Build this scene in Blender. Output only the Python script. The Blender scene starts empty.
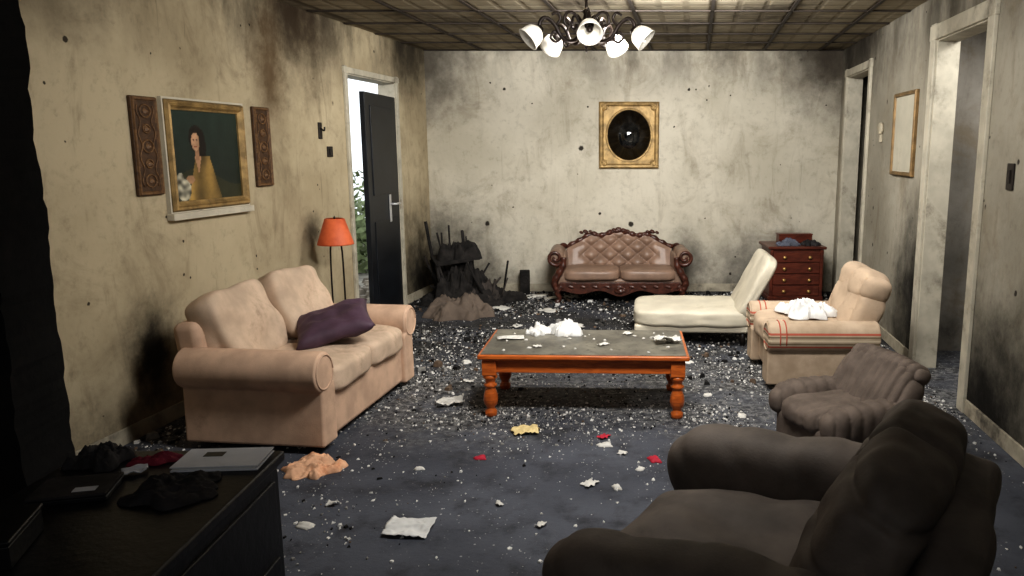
import bpy, bmesh, math, random
from mathutils import Vector, Matrix, noise
random.seed(7)
sc = bpy.context.scene
COLL = sc.collection
pi = math.pi

def C(r, g, b):
    def f(c):
        c /= 255.0
        return c/12.92 if c <= 0.04045 else ((c+0.055)/1.055)**2.4
    return (f(r), f(g), f(b), 1.0)

# ---------------------------------------------------------------- node graph helper
class G:
    def __init__(s, name, rough=0.7, metallic=0.0, spec=0.5):
        s.m = bpy.data.materials.new(name); s.m.use_nodes = True
        s.t = s.m.node_tree; s.b = s.t.nodes['Principled BSDF']
        s.b.inputs['Roughness'].default_value = rough
        s.b.inputs['Metallic'].default_value = metallic
        s.b.inputs['Specular IOR Level'].default_value = spec
    def n(s, typ, **k):
        nd = s.t.nodes.new(typ)
        for a, v in k.items(): setattr(nd, a, v)
        return nd
    def set(s, sock, v):
        if isinstance(v, bpy.types.NodeSocket): s.t.links.new(v, sock)
        else: sock.default_value = v
    def math(s, op, a, b=0.0, clamp=False):
        nd = s.n('ShaderNodeMath', operation=op, use_clamp=clamp)
        s.set(nd.inputs[0], a); s.set(nd.inputs[1], b); return nd.outputs[0]
    def mix(s, f, a, b, mode='MIX'):
        nd = s.n('ShaderNodeMix', data_type='RGBA', blend_type=mode)
        s.set(nd.inputs[0], f); s.set(nd.inputs[6], a); s.set(nd.inputs[7], b); return nd.outputs[2]
    def rng(s, v, a, b, c=0.0, d=1.0, smooth=True):
        nd = s.n('ShaderNodeMapRange'); nd.interpolation_type = 'SMOOTHSTEP' if smooth else 'LINEAR'
        s.set(nd.inputs[0], v)
        for i, x in enumerate((a, b, c, d)): nd.inputs[i+1].default_value = x
        return nd.outputs[0]
    def noise(s, vec, scale, detail=4, rough=0.55, dist=0.0):
        nd = s.n('ShaderNodeTexNoise'); s.t.links.new(vec, nd.inputs['Vector'])
        nd.inputs['Scale'].default_value = scale; nd.inputs['Detail'].default_value = detail
        nd.inputs['Roughness'].default_value = rough; nd.inputs['Distortion'].default_value = dist
        return nd.outputs['Fac']
    def voro(s, vec, scale, feature='F1'):
        nd = s.n('ShaderNodeTexVoronoi', feature=feature); s.t.links.new(vec, nd.inputs['Vector'])
        nd.inputs['Scale'].default_value = scale
        return nd
    def mapping(s, vec, scale=(1, 1, 1), loc=(0, 0, 0), rot=(0, 0, 0)):
        nd = s.n('ShaderNodeMapping'); s.t.links.new(vec, nd.inputs[0])
        nd.inputs['Scale'].default_value = scale; nd.inputs['Location'].default_value = loc
        nd.inputs['Rotation'].default_value = rot
        return nd.outputs[0]
    def pos(s): return s.n('ShaderNodeNewGeometry').outputs['Position']
    def obj(s): return s.n('ShaderNodeTexCoord').outputs['Object']
    def sep(s, v):
        nd = s.n('ShaderNodeSeparateXYZ'); s.t.links.new(v, nd.inputs[0]); return nd.outputs
    def dist(s, v, p, sc_=(1, 1, 1)):
        nd = s.n('ShaderNodeVectorMath', operation='SUBTRACT'); s.t.links.new(v, nd.inputs[0]); nd.inputs[1].default_value = p
        nm = s.n('ShaderNodeVectorMath', operation='MULTIPLY'); s.t.links.new(nd.outputs[0], nm.inputs[0]); nm.inputs[1].default_value = sc_
        nl = s.n('ShaderNodeVectorMath', operation='LENGTH'); s.t.links.new(nm.outputs[0], nl.inputs[0])
        return nl.outputs['Value']
    def bump(s, h, strength=0.3, d=0.01):
        nd = s.n('ShaderNodeBump'); s.t.links.new(h, nd.inputs['Height'])
        nd.inputs['Strength'].default_value = strength; nd.inputs['Distance'].default_value = d
        s.t.links.new(nd.outputs[0], s.b.inputs['Normal'])
    def color(s, c): s.set(s.b.inputs['Base Color'], c)

def M(name, c, rough=0.7, var=0.2, scale=6, bump=0.15, bscale=60, metallic=0.0, dirt=0.0, dirtc=(0.02, 0.017, 0.015, 1), spec=0.4, dscale=3.0):
    g = G(name, rough, metallic, spec); o = g.obj()
    nz = g.rng(g.noise(o, scale, 5), 0.3, 0.7)
    lo = tuple(x*(1-var) for x in c[:3])+(1,); hi = tuple(min(1, x*(1+var)) for x in c[:3])+(1,)
    col = g.mix(nz, lo, hi)
    if dirt > 0:
        d = g.rng(g.noise(o, dscale, 8, 0.7), 0.62-dirt*0.35, 0.80-dirt*0.1, 0, min(1, 0.5+dirt))
        col = g.mix(d, col, dirtc)
    g.color(col)
    if bump > 0: g.bump(g.noise(o, bscale, 4, 0.6), bump, 0.006)
    return g.m

def wood(name, c1, c2, rough=0.35, sc_=(2, 14, 14), dirt=0.0):
    g = G(name, rough, 0, 0.5); o = g.obj()
    v = g.mapping(o, sc_)
    col = g.mix(g.rng(g.noise(v, 3, 6, 0.6, 1.2), 0.3, 0.7), c1, c2)
    if dirt: col = g.mix(g.rng(g.noise(o, 5, 8, 0.7), 0.6-dirt*.3, 0.75, 0, 0.9), col, (0.015, 0.012, 0.01, 1))
    g.color(col); g.bump(g.noise(v, 8, 4), 0.1, 0.004)
    return g.m

# ---------------------------------------------------------------- mesh helpers
def empty(name, loc=(0, 0, 0), rz=0.0, s=1.0):
    e = bpy.data.objects.new(name, None); COLL.objects.link(e)
    e.location = loc; e.rotation_euler = (0, 0, rz); e.empty_display_size = 0.1
    e.scale = (s, s, s) if not isinstance(s, tuple) else s
    return e

def mk(name, verts, faces, mat, parent=None, smooth=False, loc=(0, 0, 0), rot=(0, 0, 0)):
    me = bpy.data.meshes.new(name); me.from_pydata([tuple(v) for v in verts], [], faces); me.update()
    bm = bmesh.new(); bm.from_mesh(me); bmesh.ops.recalc_face_normals(bm, faces=bm.faces); bm.to_mesh(me); bm.free()
    if mat is not None:
        for m in (mat if isinstance(mat, (list, tuple)) else [mat]): me.materials.append(m)
    if smooth:
        for p in me.polygons: p.use_smooth = True
    ob = bpy.data.objects.new(name, me); COLL.objects.link(ob)
    ob.location = loc; ob.rotation_euler = rot
    if parent: ob.parent = parent
    return ob

def bev(ob, w=0.01, seg=3):
    m = ob.modifiers.new('bevel', 'BEVEL'); m.width = w; m.segments = seg; m.harden_normals = True; m.limit_method = 'ANGLE'
    for p in ob.data.polygons: p.use_smooth = True
    return ob

def box(name, size, loc, mat, parent=None, rot=(0, 0, 0), b=0.008):
    x, y, z = size[0]/2, size[1]/2, size[2]/2
    v = [(-x, -y, -z), (x, -y, -z), (x, y, -z), (-x, y, -z), (-x, -y, z), (x, -y, z), (x, y, z), (-x, y, z)]
    f = [(0, 3, 2, 1), (4, 5, 6, 7), (0, 1, 5, 4), (1, 2, 6, 5), (2, 3, 7, 6), (3, 0, 4, 7)]
    ob = mk(name, v, f, mat, parent, False, loc, rot)
    if b > 0: bev(ob, min(b, min(size)*0.45))
    return ob

def soft(name, size, loc, mat, parent=None, rot=(0, 0, 0), n=4.0, seg=16, disp=None, wr=0.006, ws=6.0, seed=0):
    bm = bmesh.new(); bmesh.ops.create_cube(bm, size=2)
    bmesh.ops.subdivide_edges(bm, edges=bm.edges[:], cuts=seg, use_grid_fill=True)
    h = Vector(size)/2; off = Vector((seed*3.1, seed*1.7, seed*2.3))
    for v in bm.verts:
        p = v.co.copy()
        r = (abs(p.x)**n+abs(p.y)**n+abs(p.z)**n)**(1/n)
        q = p/r
        w = Vector((q.x*h.x, q.y*h.y, q.z*h.z))
        d = Vector((q.x/h.x, q.y/h.y, q.z/h.z)); d.normalize()
        k = wr*noise.noise(w*ws+off)*2
        if disp: k += disp(q)
        v.co = w+d*k
    me = bpy.data.meshes.new(name); bm.to_mesh(me); bm.free()
    me.materials.append(mat)
    for p in me.polygons: p.use_smooth = True
    ob = bpy.data.objects.new(name, me); COLL.objects.link(ob)
    ob.location = loc; ob.rotation_euler = rot
    if parent: ob.parent = parent
    return ob

def pillow(name, w, h, t, loc, mat, parent=None, rot=(0, 0, 0), n=22, seed=1):
    V = []; F = []
    for side in (1, -1):
        base = len(V)
        for i in range(n+1):
            for j in range(n+1):
                x = -1+2*i/n; y = -1+2*j/n
                px = x*(1-0.09*(1-y*y)) ; py = y*(1-0.09*(1-x*x))
                th = ((1-x**4)*(1-y**4))**0.5
                z = side*t/2*th*(1+0.25*noise.noise(Vector((x*2, y*2, seed))))
                z += 0.02*noise.noise(Vector((x*3, y*3, seed+3)))*th
                V.append((px*w/2, py*h/2, z))
        for i in range(n):
            for j in range(n):
                a = base+i*(n+1)+j
                F.append((a, a+1, a+n+2, a+n+1))
    ob = mk(name, V, F, mat, parent, True, loc, rot)
    bm = bmesh.new(); bm.from_mesh(ob.data); bmesh.ops.remove_doubles(bm, verts=bm.verts, dist=0.0006)
    bmesh.ops.recalc_face_normals(bm, faces=bm.faces); bm.to_mesh(ob.data); bm.free()
    return ob

def lathe(name, prof, loc, mat, parent=None, rot=(0, 0, 0), seg=24, smooth=True, cap=True):
    V = []; F = []
    for r, z in prof:
        for i in range(seg):
            a = 2*pi*i/seg; V.append((r*math.cos(a), r*math.sin(a), z))
    for k in range(len(prof)-1):
        for i in range(seg):
            j = (i+1) % seg
            F.append((k*seg+i, k*seg+j, (k+1)*seg+j, (k+1)*seg+i))
    if cap:
        F.append(tuple(range(seg))[::-1]); F.append(tuple((len(prof)-1)*seg+i for i in range(seg)))
    return mk(name, V, F, mat, parent, smooth, loc, rot)

def crom(pts, k=6):
    P = [Vector(p) for p in pts]; out = []
    for i in range(len(P)-1):
        p0 = P[max(i-1, 0)]; p1 = P[i]; p2 = P[i+1]; p3 = P[min(i+2, len(P)-1)]
        for s in range(k):
            t = s/k
            out.append(0.5*((2*p1)+(-p0+p2)*t+(2*p0-5*p1+4*p2-p3)*t*t+(-p0+3*p1-3*p2+p3)*t**3))
    out.append(P[-1]); return out

def tube(name, pts, rad, mat, parent=None, seg=10, loc=(0, 0, 0), rot=(0, 0, 0), rf=None, flat=1.0):
    P = [Vector(p) for p in pts]; V = []; F = []; n = len(P)
    up = None
    for i in range(n):
        t = (P[min(i+1, n-1)]-P[max(i-1, 0)])
        if t.length < 1e-9: t = Vector((0, 0, 1))
        t.normalize()
        if up is None:
            up = Vector((0, 0, 1)) if abs(t.z) < 0.9 else Vector((0, 1, 0))
        a = t.cross(up)
        if a.length < 1e-6: a = t.cross(Vector((1, 0, 0)))
        a.normalize(); up = a.cross(t).normalized()
        r = rad if rf is None else rad*rf(i/(n-1))
        for k in range(seg):
            an = 2*pi*k/seg
            V.append(P[i]+a*r*math.cos(an)+up*r*flat*math.sin(an))
    for i in range(n-1):
        for k in range(seg):
            j = (k+1) % seg
            F.append((i*seg+k, i*seg+j, (i+1)*seg+j, (i+1)*seg+k))
    F.append(tuple(range(seg))); F.append(tuple((n-1)*seg+k for k in range(seg)))
    return mk(name, V, F, mat, parent, True, loc, rot)

def plate(name, outline, th, loc, mat, parent=None, rot=(0, 0, 0), b=0.006):
    n = len(outline)
    V = [(x, -th/2, z) for x, z in outline]+[(x, th/2, z) for x, z in outline]
    F = [tuple(range(n)), tuple(range(2*n-1, n-1, -1))]+[(i, (i+1) % n, n+(i+1) % n, n+i) for i in range(n)]
    ob = mk(name, V, F, mat, parent, False, loc, rot)
    if b: bev(ob, b, 2)
    return ob

def crumple(name, w, d, h, loc, mat, parent=None, rz=0.0, n=26, seed=1, fr=6.0, irr=0.25, edge=0.003, rd=0.6):
    """a heap of folded cloth / crushed paper: irregular outline, soft folds (rd: 1 = round outline, 0 = square)"""
    V = []; F = []; idx = {}
    for i in range(n+1):
        for j in range(n+1):
            x = -1+2*i/n; y = -1+2*j/n
            rr = math.sqrt(x*x+y*y) or 1e-6
            m = max(abs(x), abs(y))
            k = (m/rr)*rd+(1-rd)
            a = math.atan2(y, x)
            ir = 1+irr*noise.noise(Vector((math.cos(a)*1.6, math.sin(a)*1.6, seed)))*2
            ir += irr*0.4*noise.noise(Vector((math.cos(a)*5, math.sin(a)*5, seed+7)))
            X = x*k*ir; Y = y*k*ir
            dome = max(0, 1-m**2.4)**0.55 if rd > 0.2 else 1.0
            lump = 0.5+noise.noise(Vector((X*fr/4, Y*fr/4, seed*1.3)))
            r2 = 1-abs(noise.noise(Vector((X*fr/2, Y*fr/2, seed*2.3)))*2)
            r3 = 1-abs(noise.noise(Vector((X*fr*1.1, Y*fr*1.1, seed*3.3)))*2)
            z = edge+h*dome*(0.05+0.50*max(0, lump)+0.30*r2+0.15*r3)
            idx[i, j] = len(V); V.append((X*w/2, Y*d/2, max(z, 0.002)))
    for i in range(n):
        for j in range(n):
            F.append((idx[i, j], idx[i+1, j], idx[i+1, j+1], idx[i, j+1]))
    if rd > 0.2:
        b0 = len(V)
        rim = [idx[i, 0] for i in range(n)]+[idx[n, j] for j in range(n)]+[idx[n-i, n] for i in range(n)]+[idx[0, n-j] for j in range(n)]
        for r in rim: V.append((V[r][0], V[r][1], 0.0005))
        L = len(rim)
        for i in range(L): F.append((rim[i], rim[(i+1) % L], b0+(i+1) % L, b0+i))
        F.append(tuple(b0+i for i in range(L)))
        return mk(name, V, F, mat, parent, True, loc, (0, 0, rz))
    zmin = min(v[2] for v in V)
    V = [(a, b, c-zmin+0.002) for a, b, c in V]
    ob = mk(name, V, F, mat, parent, True, loc, (0, 0, rz))
    s = ob.modifiers.new('s', 'SOLIDIFY'); s.thickness = 0.0015; s.offset = 1
    return ob

def sheet(name, w, d, loc, mat, rz=0.0, parent=None, curl=0.012, seed=0, n=8):
    V = []; F = []
    for i in range(n+1):
        for j in range(n+1):
            x = -1+2*i/n; y = -1+2*j/n
            z = 0.003+curl*(0.5+noise.noise(Vector((x*1.3, y*1.3, seed*5.1))))*(0.3+0.7*max(abs(x), abs(y)))
            V.append((x*w/2+0.06*w*noise.noise(Vector((y, seed, 0))), y*d/2+0.06*d*noise.noise(Vector((x, seed, 4))), z))
    for i in range(n):
        for j in range(n):
            a = i*(n+1)+j; F.append((a, a+n+1, a+n+2, a+1))
    ob = mk(name, V, F, mat, parent, True, loc, (0, 0, rz))
    s = ob.modifiers.new('s', 'SOLIDIFY'); s.thickness = 0.002; s.offset = 1
    return ob

# ---------------------------------------------------------------- room geometry constants
YB = 8.7; ZC = 2.62
SL, SR = 0.149, 0.0935
def XL(y): return -3.178+SL*y
def XR(y): return 1.79+SR*y
AL = pi/2-math.atan(SL)
AR = -(pi/2+math.atan(SR))
YF = -1.6
kL = math.sqrt(1+SL**2); kR = math.sqrt(1+SR**2)

# ---------------------------------------------------------------- wall material
def wallmat(name, c1, c2, scorch_and_shadow=(), streak=0.5, sootz=0.6, spots=0.6, blot=0.4, botk=0.8):
    g = G(name, 0.9, 0, 0.2); p = g.pos(); s = g.sep(p)
    big = g.rng(g.noise(p, 0.9, 6, 0.6), 0.35, 0.68)
    col = g.mix(big, c1, c2)
    bl = g.rng(g.noise(p, 2.2, 10, 0.72, 0.6), 0.50, 0.70, 0, blot)
    col = g.mix(bl, col, C(118, 105, 84))
    st = g.rng(g.noise(g.mapping(p, (3.2, 3.2, 0.8)), 1.6, 9, 0.7, 0.8), 0.5, 0.76, 0, streak)
    col = g.mix(st, col, C(98, 83, 62))
    dr = g.rng(g.noise(g.mapping(p, (13, 13, 0.7)), 1.5, 6, 0.65, 0.5), 0.60, 0.74, 0, 0.8)
    dr = g.math('MULTIPLY', dr, g.rng(g.noise(p, 0.9, 3), 0.50, 0.64, 0, streak))
    col = g.mix(dr, col, C(60, 47, 34))
    fine = g.rng(g.noise(p, 14, 8, 0.7), 0.5, 0.8, 0, 0.35)
    col = g.mix(fine, col, C(80, 72, 60))
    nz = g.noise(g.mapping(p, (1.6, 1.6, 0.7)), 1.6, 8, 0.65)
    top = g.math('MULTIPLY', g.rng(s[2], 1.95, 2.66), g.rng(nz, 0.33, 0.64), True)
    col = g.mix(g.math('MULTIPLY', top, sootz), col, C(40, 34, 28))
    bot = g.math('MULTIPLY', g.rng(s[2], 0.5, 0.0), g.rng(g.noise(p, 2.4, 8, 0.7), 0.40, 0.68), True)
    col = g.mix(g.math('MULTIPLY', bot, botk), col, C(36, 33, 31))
    for (pt, scl, r0, strength, cc) in scorch_and_shadow:  # real scorch marks, plus furniture shadows painted into the plaster colour
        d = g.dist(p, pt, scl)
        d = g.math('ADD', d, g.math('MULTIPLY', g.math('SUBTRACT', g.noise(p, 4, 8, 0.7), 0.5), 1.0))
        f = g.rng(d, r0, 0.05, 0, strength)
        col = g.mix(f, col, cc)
    if spots:
        for scl, th, lo in ((1.9, 0.062, 0.35), (4.0, 0.07, 0.60), (8.5, 0.075, 0.74)):
            v = g.voro(p, scl)
            dd = g.math('ADD', v.outputs['Distance'], g.math('MULTIPLY', g.math('SUBTRACT', g.noise(p, 34, 4), 0.5), 0.09*scl/4))
            cs = g.sep(v.outputs['Color'])
            f = g.math('MULTIPLY', g.rng(dd, th*1.15, th*0.7), g.rng(cs[0], lo, lo+0.03), True)
            col = g.mix(g.math('MULTIPLY', f, spots), col, C(34, 27, 22))
    g.color(col)
    g.bump(g.noise(p, 25, 8, 0.65), 0.3, 0.01)
    return g.m

black = C(14, 12, 11)
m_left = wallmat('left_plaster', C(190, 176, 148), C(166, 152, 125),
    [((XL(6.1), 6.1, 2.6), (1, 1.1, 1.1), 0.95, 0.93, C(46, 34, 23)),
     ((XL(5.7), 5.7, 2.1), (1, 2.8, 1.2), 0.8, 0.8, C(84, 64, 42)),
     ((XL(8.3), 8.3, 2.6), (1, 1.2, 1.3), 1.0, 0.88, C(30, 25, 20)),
     ((XL(4.32), 4.32, 0.42), (1, 2.8, 1.7), 0.85, 0.95, C(16, 14, 13)),  # shadow of the sofa, painted into the wall colour
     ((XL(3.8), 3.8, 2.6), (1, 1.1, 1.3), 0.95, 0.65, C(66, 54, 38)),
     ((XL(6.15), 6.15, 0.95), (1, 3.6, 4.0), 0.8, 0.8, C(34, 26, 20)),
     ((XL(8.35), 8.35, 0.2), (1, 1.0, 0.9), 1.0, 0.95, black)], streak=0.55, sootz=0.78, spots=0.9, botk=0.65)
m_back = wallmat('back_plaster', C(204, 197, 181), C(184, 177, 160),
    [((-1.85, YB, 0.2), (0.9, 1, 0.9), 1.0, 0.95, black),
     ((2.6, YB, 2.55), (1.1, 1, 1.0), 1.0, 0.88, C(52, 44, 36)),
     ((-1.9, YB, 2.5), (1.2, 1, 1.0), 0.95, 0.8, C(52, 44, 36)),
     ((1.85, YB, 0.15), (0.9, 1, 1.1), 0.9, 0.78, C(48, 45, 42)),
     ((0.95, YB, 0.35), (2.2, 1, 1.6), 0.85, 0.7, C(60, 56, 52))], streak=0.35, sootz=0.6, spots=0.95, blot=0.35, botk=0.6)  # settee's soft shadow at its right end, painted on the wall
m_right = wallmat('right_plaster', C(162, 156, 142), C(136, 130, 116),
    [((XR(5.75), 5.75, 0.5), (1, 1.3, 1.0), 1.0, 0.97, black),  # painted shadow behind the striped armchair
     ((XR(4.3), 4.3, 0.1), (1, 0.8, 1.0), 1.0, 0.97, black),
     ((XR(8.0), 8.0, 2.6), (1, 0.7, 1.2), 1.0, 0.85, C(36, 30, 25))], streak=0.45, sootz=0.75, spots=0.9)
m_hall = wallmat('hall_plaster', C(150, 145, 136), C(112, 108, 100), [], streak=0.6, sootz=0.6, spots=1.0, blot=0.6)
m_char = M('charred_wall', C(11, 10, 9), 0.95, 0.6, 5, 0.6, 18, dirt=0.3)

def wall(name, p0, p1, thick, h, mat, openings=()):
    p0 = Vector((p0[0], p0[1], 0)); p1 = Vector((p1[0], p1[1], 0)); d = (p1-p0); L = d.length; d.normalize()
    nrm = Vector((-d.y, d.x, 0))
    V = []; F = []
    def seg(s0, s1, z0, z1):
        b = len(V)
        for z in (z0, z1):
            for (s, t) in ((s0, 0), (s1, 0), (s1, thick), (s0, thick)):
                V.append(p0+d*s+nrm*t+Vector((0, 0, z)))
        F.extend([(b, b+3, b+2, b+1), (b+4, b+5, b+6, b+7), (b, b+1, b+5, b+4), (b+1, b+2, b+6, b+5), (b+2, b+3, b+7, b+6), (b+3, b, b+4, b+7)])
    cur = 0
    for (a, b_, zt) in sorted(openings):
        seg(cur, a, 0, h); seg(a, b_, zt, h); cur = b_
    seg(cur, L, 0, h)
    return mk(name, V, F, mat)

DL0, DL1, DLH = 6.84, 7.88, 2.22
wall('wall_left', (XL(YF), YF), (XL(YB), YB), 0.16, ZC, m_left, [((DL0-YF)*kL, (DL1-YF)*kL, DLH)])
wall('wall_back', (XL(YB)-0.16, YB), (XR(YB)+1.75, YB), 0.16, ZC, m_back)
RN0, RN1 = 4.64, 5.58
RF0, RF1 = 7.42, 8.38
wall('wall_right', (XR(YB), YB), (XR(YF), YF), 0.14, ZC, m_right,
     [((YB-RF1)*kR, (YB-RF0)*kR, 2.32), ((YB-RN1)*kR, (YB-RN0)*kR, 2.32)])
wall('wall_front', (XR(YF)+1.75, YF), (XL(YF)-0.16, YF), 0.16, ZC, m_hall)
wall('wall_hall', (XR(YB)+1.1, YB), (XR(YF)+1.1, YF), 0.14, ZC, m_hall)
wall('wall_hall_partition', (XR(6.3)+1.15, 6.15), (XR(6.3)+0.12, 6.15), 0.1, ZC, m_hall)

def rough_post():
    V = []; F = []; nz = 90
    x0 = -1.665
    ys = (2.14, 2.36)
    for k in range(nz+1):
        z = ZC*k/nz
        for y in ys:
            jit = 0.010*noise.noise(Vector((y*3, 1.3, z*4)))+0.012*noise.noise(Vector((y*9, 7.3, z*22)))
            V.append((x0+jit, y, z))
        V.append((XL(2.3)+0.02, ys[1], z)); V.append((XL(2.2)+0.02, ys[0], z))
    for k in range(nz):
        b = k*4
        for i in range(4):
            j = (i+1) % 4
            F.append((b+i, b+j, b+4+j, b+4+i))
    F.append((0, 1, 2, 3)); F.append(tuple(nz*4+i for i in range(4)))
    return mk('wall_charred_partition', V, F, m_char)
rough_post()

# ---------------------------------------------------------------- floor
g = G('ash_floor', 0.7, 0, 0.4); p = g.pos(); s = g.sep(p)
base = g.mix(g.rng(g.noise(p, 1.2, 6), 0.3, 0.7), C(62, 65, 74), C(84, 87, 96))
base = g.mix(g.rng(g.noise(p, 5, 8, 0.7), 0.45, 0.75), base, C(40, 41, 47))
zone = g.rng(g.math('ADD', s[1], g.math('MULTIPLY', g.noise(p, 1.3, 6, 0.6), 2.4)), 4.9, 6.0)
far = g.rng(s[1], 5.2, 6.4)
ashA = g.mix(g.rng(g.noise(p, 22, 8, 0.75), 0.42, 0.64), C(28, 28, 30), C(138, 137, 135))
ashB = g.mix(g.rng(g.noise(p, 20, 8, 0.75), 0.44, 0.72), C(18, 18, 19), C(80, 78, 76))
ash = g.mix(far, ashA, ashB)
col = g.mix(g.math('MULTIPLY', zone, g.rng(g.noise(p, 2.2, 6, 0.65), 0.35, 0.6, 0.3, 0.95)), base, ash)
col = g.mix(g.rng(g.noise(p, 1.6, 7, 0.65), 0.55, 0.70, 0, 0.8), col, C(20, 20, 22))
for scl, th, a, b_ in ((26, 0.17, 0.42, 0.72), (55, 0.2, 0.40, 0.68)):
    v = g.voro(p, scl)
    f = g.math('MULTIPLY', g.rng(v.outputs['Distance'], th, th*0.6), g.rng(g.sep(v.outputs['Color'])[0], 0.70, 0.73), True)
    f = g.math('MULTIPLY', f, g.rng(g.math('ADD', g.noise(p, 1.7, 5, 0.6), g.math('MULTIPLY', zone, 0.12)), a, b_, 0, 1.0))
    col = g.mix(f, col, C(208, 206, 202))
g.color(col); g.bump(g.noise(p, 30, 8, 0.75), 0.5, 0.012)
m_floor = g.m
SH = [(XL(YF)-.16, YF-.16), (XR(YF)+1.9, YF-.16), (XR(YB)+1.3, YB+.16), (XL(YB)-.16, YB+.16)]
mk('floor', [(x, y, 0) for x, y in SH]+[(x, y, -.1) for x, y in SH],
   [(0, 1, 2, 3), (7, 6, 5, 4), (0, 4, 5, 1), (1, 5, 6, 2), (2, 6, 7, 3), (3, 7, 4, 0)], m_floor)

# ---------------------------------------------------------------- ceiling
g = G('ceiling_tiles', 0.9, 0, 0.2); p = g.pos(); s = g.sep(p)
xs = g.math('SUBTRACT', s[0], g.math('MULTIPLY', s[1], 0.12))
def cell(v, size):
    a = g.math('FRACT', g.math('DIVIDE', v, size)); return g.math('ABSOLUTE', g.math('SUBTRACT', a, 0.5))
m_ = g.math('MAXIMUM', cell(g.math('ADD', xs, 9.494), 0.60), cell(g.math('ADD', s[1], 0.33), 0.60))
m2 = g.math('MAXIMUM', cell(g.math('ADD', xs, 9.494), 0.20), cell(g.math('ADD', s[1], 0.33), 0.20))
tile = g.rng(m_, 0.42, 0.47)
inner = g.rng(m2, 0.34, 0.46)
col = g.mix(g.rng(g.noise(p, 2.5, 6), 0.3, 0.7), C(164, 154, 134), C(138, 128, 108))
col = g.mix(g.math('MULTIPLY', inner, 0.4), col, C(100, 90, 73))
col = g.mix(g.math('MULTIPLY', tile, 0.6), col, C(84, 74, 60))
col = g.mix(g.rng(g.noise(p, 1.1, 8, 0.65), 0.46, 0.72, 0, 0.85), col, C(52, 43, 34))
g.color(col); g.bump(g.math('SUBTRACT', 1.0, inner), 0.5, 0.012)
mk('ceiling', [(x, y, ZC) for x, y in SH]+[(x, y, ZC+.1) for x, y in SH],
   [(3, 2, 1, 0), (4, 5, 6, 7), (0, 1, 5, 4), (1, 2, 6, 5), (2, 3, 7, 6), (3, 0, 4, 7)], g.m)
m_batten = wood('ceiling_batten_wood', C(56, 45, 35), C(36, 29, 23), 0.7, dirt=0.3)
def addbox(V, F, c, ax, L, w, h):
    ax = Vector(ax).normalized(); sd = Vector((-ax.y, ax.x, 0)); b = len(V); c = Vector(c)
    for z in (-h/2, h/2):
        for a, t in ((-L/2, -w/2), (L/2, -w/2), (L/2, w/2), (-L/2, w/2)):
            V.append(c+ax*a+sd*t+Vector((0, 0, z)))
    F.extend([(b, b+3, b+2, b+1), (b+4, b+5, b+6, b+7), (b, b+1, b+5, b+4), (b+1, b+2, b+6, b+5), (b+2, b+3, b+7, b+6), (b+3, b, b+4, b+7)])
V = []; F = []
for k in range(-3, 6):
    x8 = k*0.6-0.05
    y0, y1 = 3.0, YB-0.02
    if not (XL(YB)+0.05 < x8 < XR(YB)-0.05): continue
    xm = x8-0.12*(YB-(y0+y1)/2)
    addbox(V, F, (xm, (y0+y1)/2, ZC-0.006), (0.12, 1, 0), (y1-y0), 0.026, 0.010)
for k in range(0, 10):
    y = YB-0.03-k*0.6
    addbox(V, F, ((XL(y)+XR(y))/2, y, ZC-0.006), (1, 0, 0), XR(y)-XL(y)-0.02, 0.026, 0.010)
mk('trim_ceiling_battens', V, F, m_batten)

m_base = M('baseboard_paint', C(172, 163, 144), 0.7, 0.2, 8, 0.1, 40, dirt=0.5)
def strip(name, a, b_, off, h, t, mat):
    a = Vector((a[0], a[1], 0)); b_ = Vector((b_[0], b_[1], 0)); d = b_-a; L = d.length; d.normalize()
    nrm = Vector((d.y, -d.x, 0))
    V = []; F = []; addbox(V, F, (a+b_)/2+nrm*(t/2+off)+Vector((0, 0, h/2)), d, L, t, h)
    return bev(mk(name, V, F, mat), 0.004, 2)
strip('baseboard_left', (XL(2.4), 2.4), (XL(DL0-0.09), DL0-0.09), 0.0, 0.09, 0.016, m_base)
strip('baseboard_left.001', (XL(DL1+0.09), DL1+0.09), (XL(YB), YB), 0.0, 0.09, 0.016, m_base)
strip('baseboard_back', (XL(YB), YB), (XR(YB), YB), 0.0, 0.09, 0.016, m_base)
strip('baseboard_right', (XR(RF0-.1), RF0-.1), (XR(RN1+.1), RN1+.1), 0.0, 0.09, 0.016, m_base)
strip('baseboard_right.001', (XR(RN0-.1), RN0-.1), (XR(YF), YF), 0.0, 0.09, 0.016, m_base)

m_frame = M('door_casing_paint', C(182, 175, 158), 0.6, 0.15, 5, 0.15, 30, dirt=0.42, dirtc=C(70, 60, 48))
def casing(name, X, y0, y1, zt, face, rz, depth, w=0.085):
    ym = (y0+y1)/2; e = empty(name, (X(ym), ym, 0), rz)
    k = (y1-y0)*(kL if face == 'L' else kR)/2
    for sx, nm in ((-1, 'a'), (1, 'b')):
        box('casing_'+nm, (w, 0.025, zt+w), (sx*(k+w/2-0.01), -0.0125, (zt+w)/2), m_frame, e, b=0.005)
        box('jamb_'+nm, (0.02, depth+0.01, zt), (sx*(k-0.01), depth/2, zt/2), m_frame, e, b=0.003)
    box('casing_head', (2*k+2*w, 0.027, w), (0, -0.0135, zt+w/2-0.01), m_frame, e, b=0.005)
    box('jamb_head', (2*k, depth+0.01, 0.02), (0, depth/2, zt-0.01), m_frame, e, b=0.003)
    return e
casing('trim_1', XL, DL0, DL1, DLH, 'L', AL, 0.16, 0.05)
casing('trim_2', XR, RF0, RF1, 2.32, 'R', AR, 0.14, 0.07)
casing('trim_3', XR, RN0, RN1, 2.32, 'R', AR, 0.14, 0.10)

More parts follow.
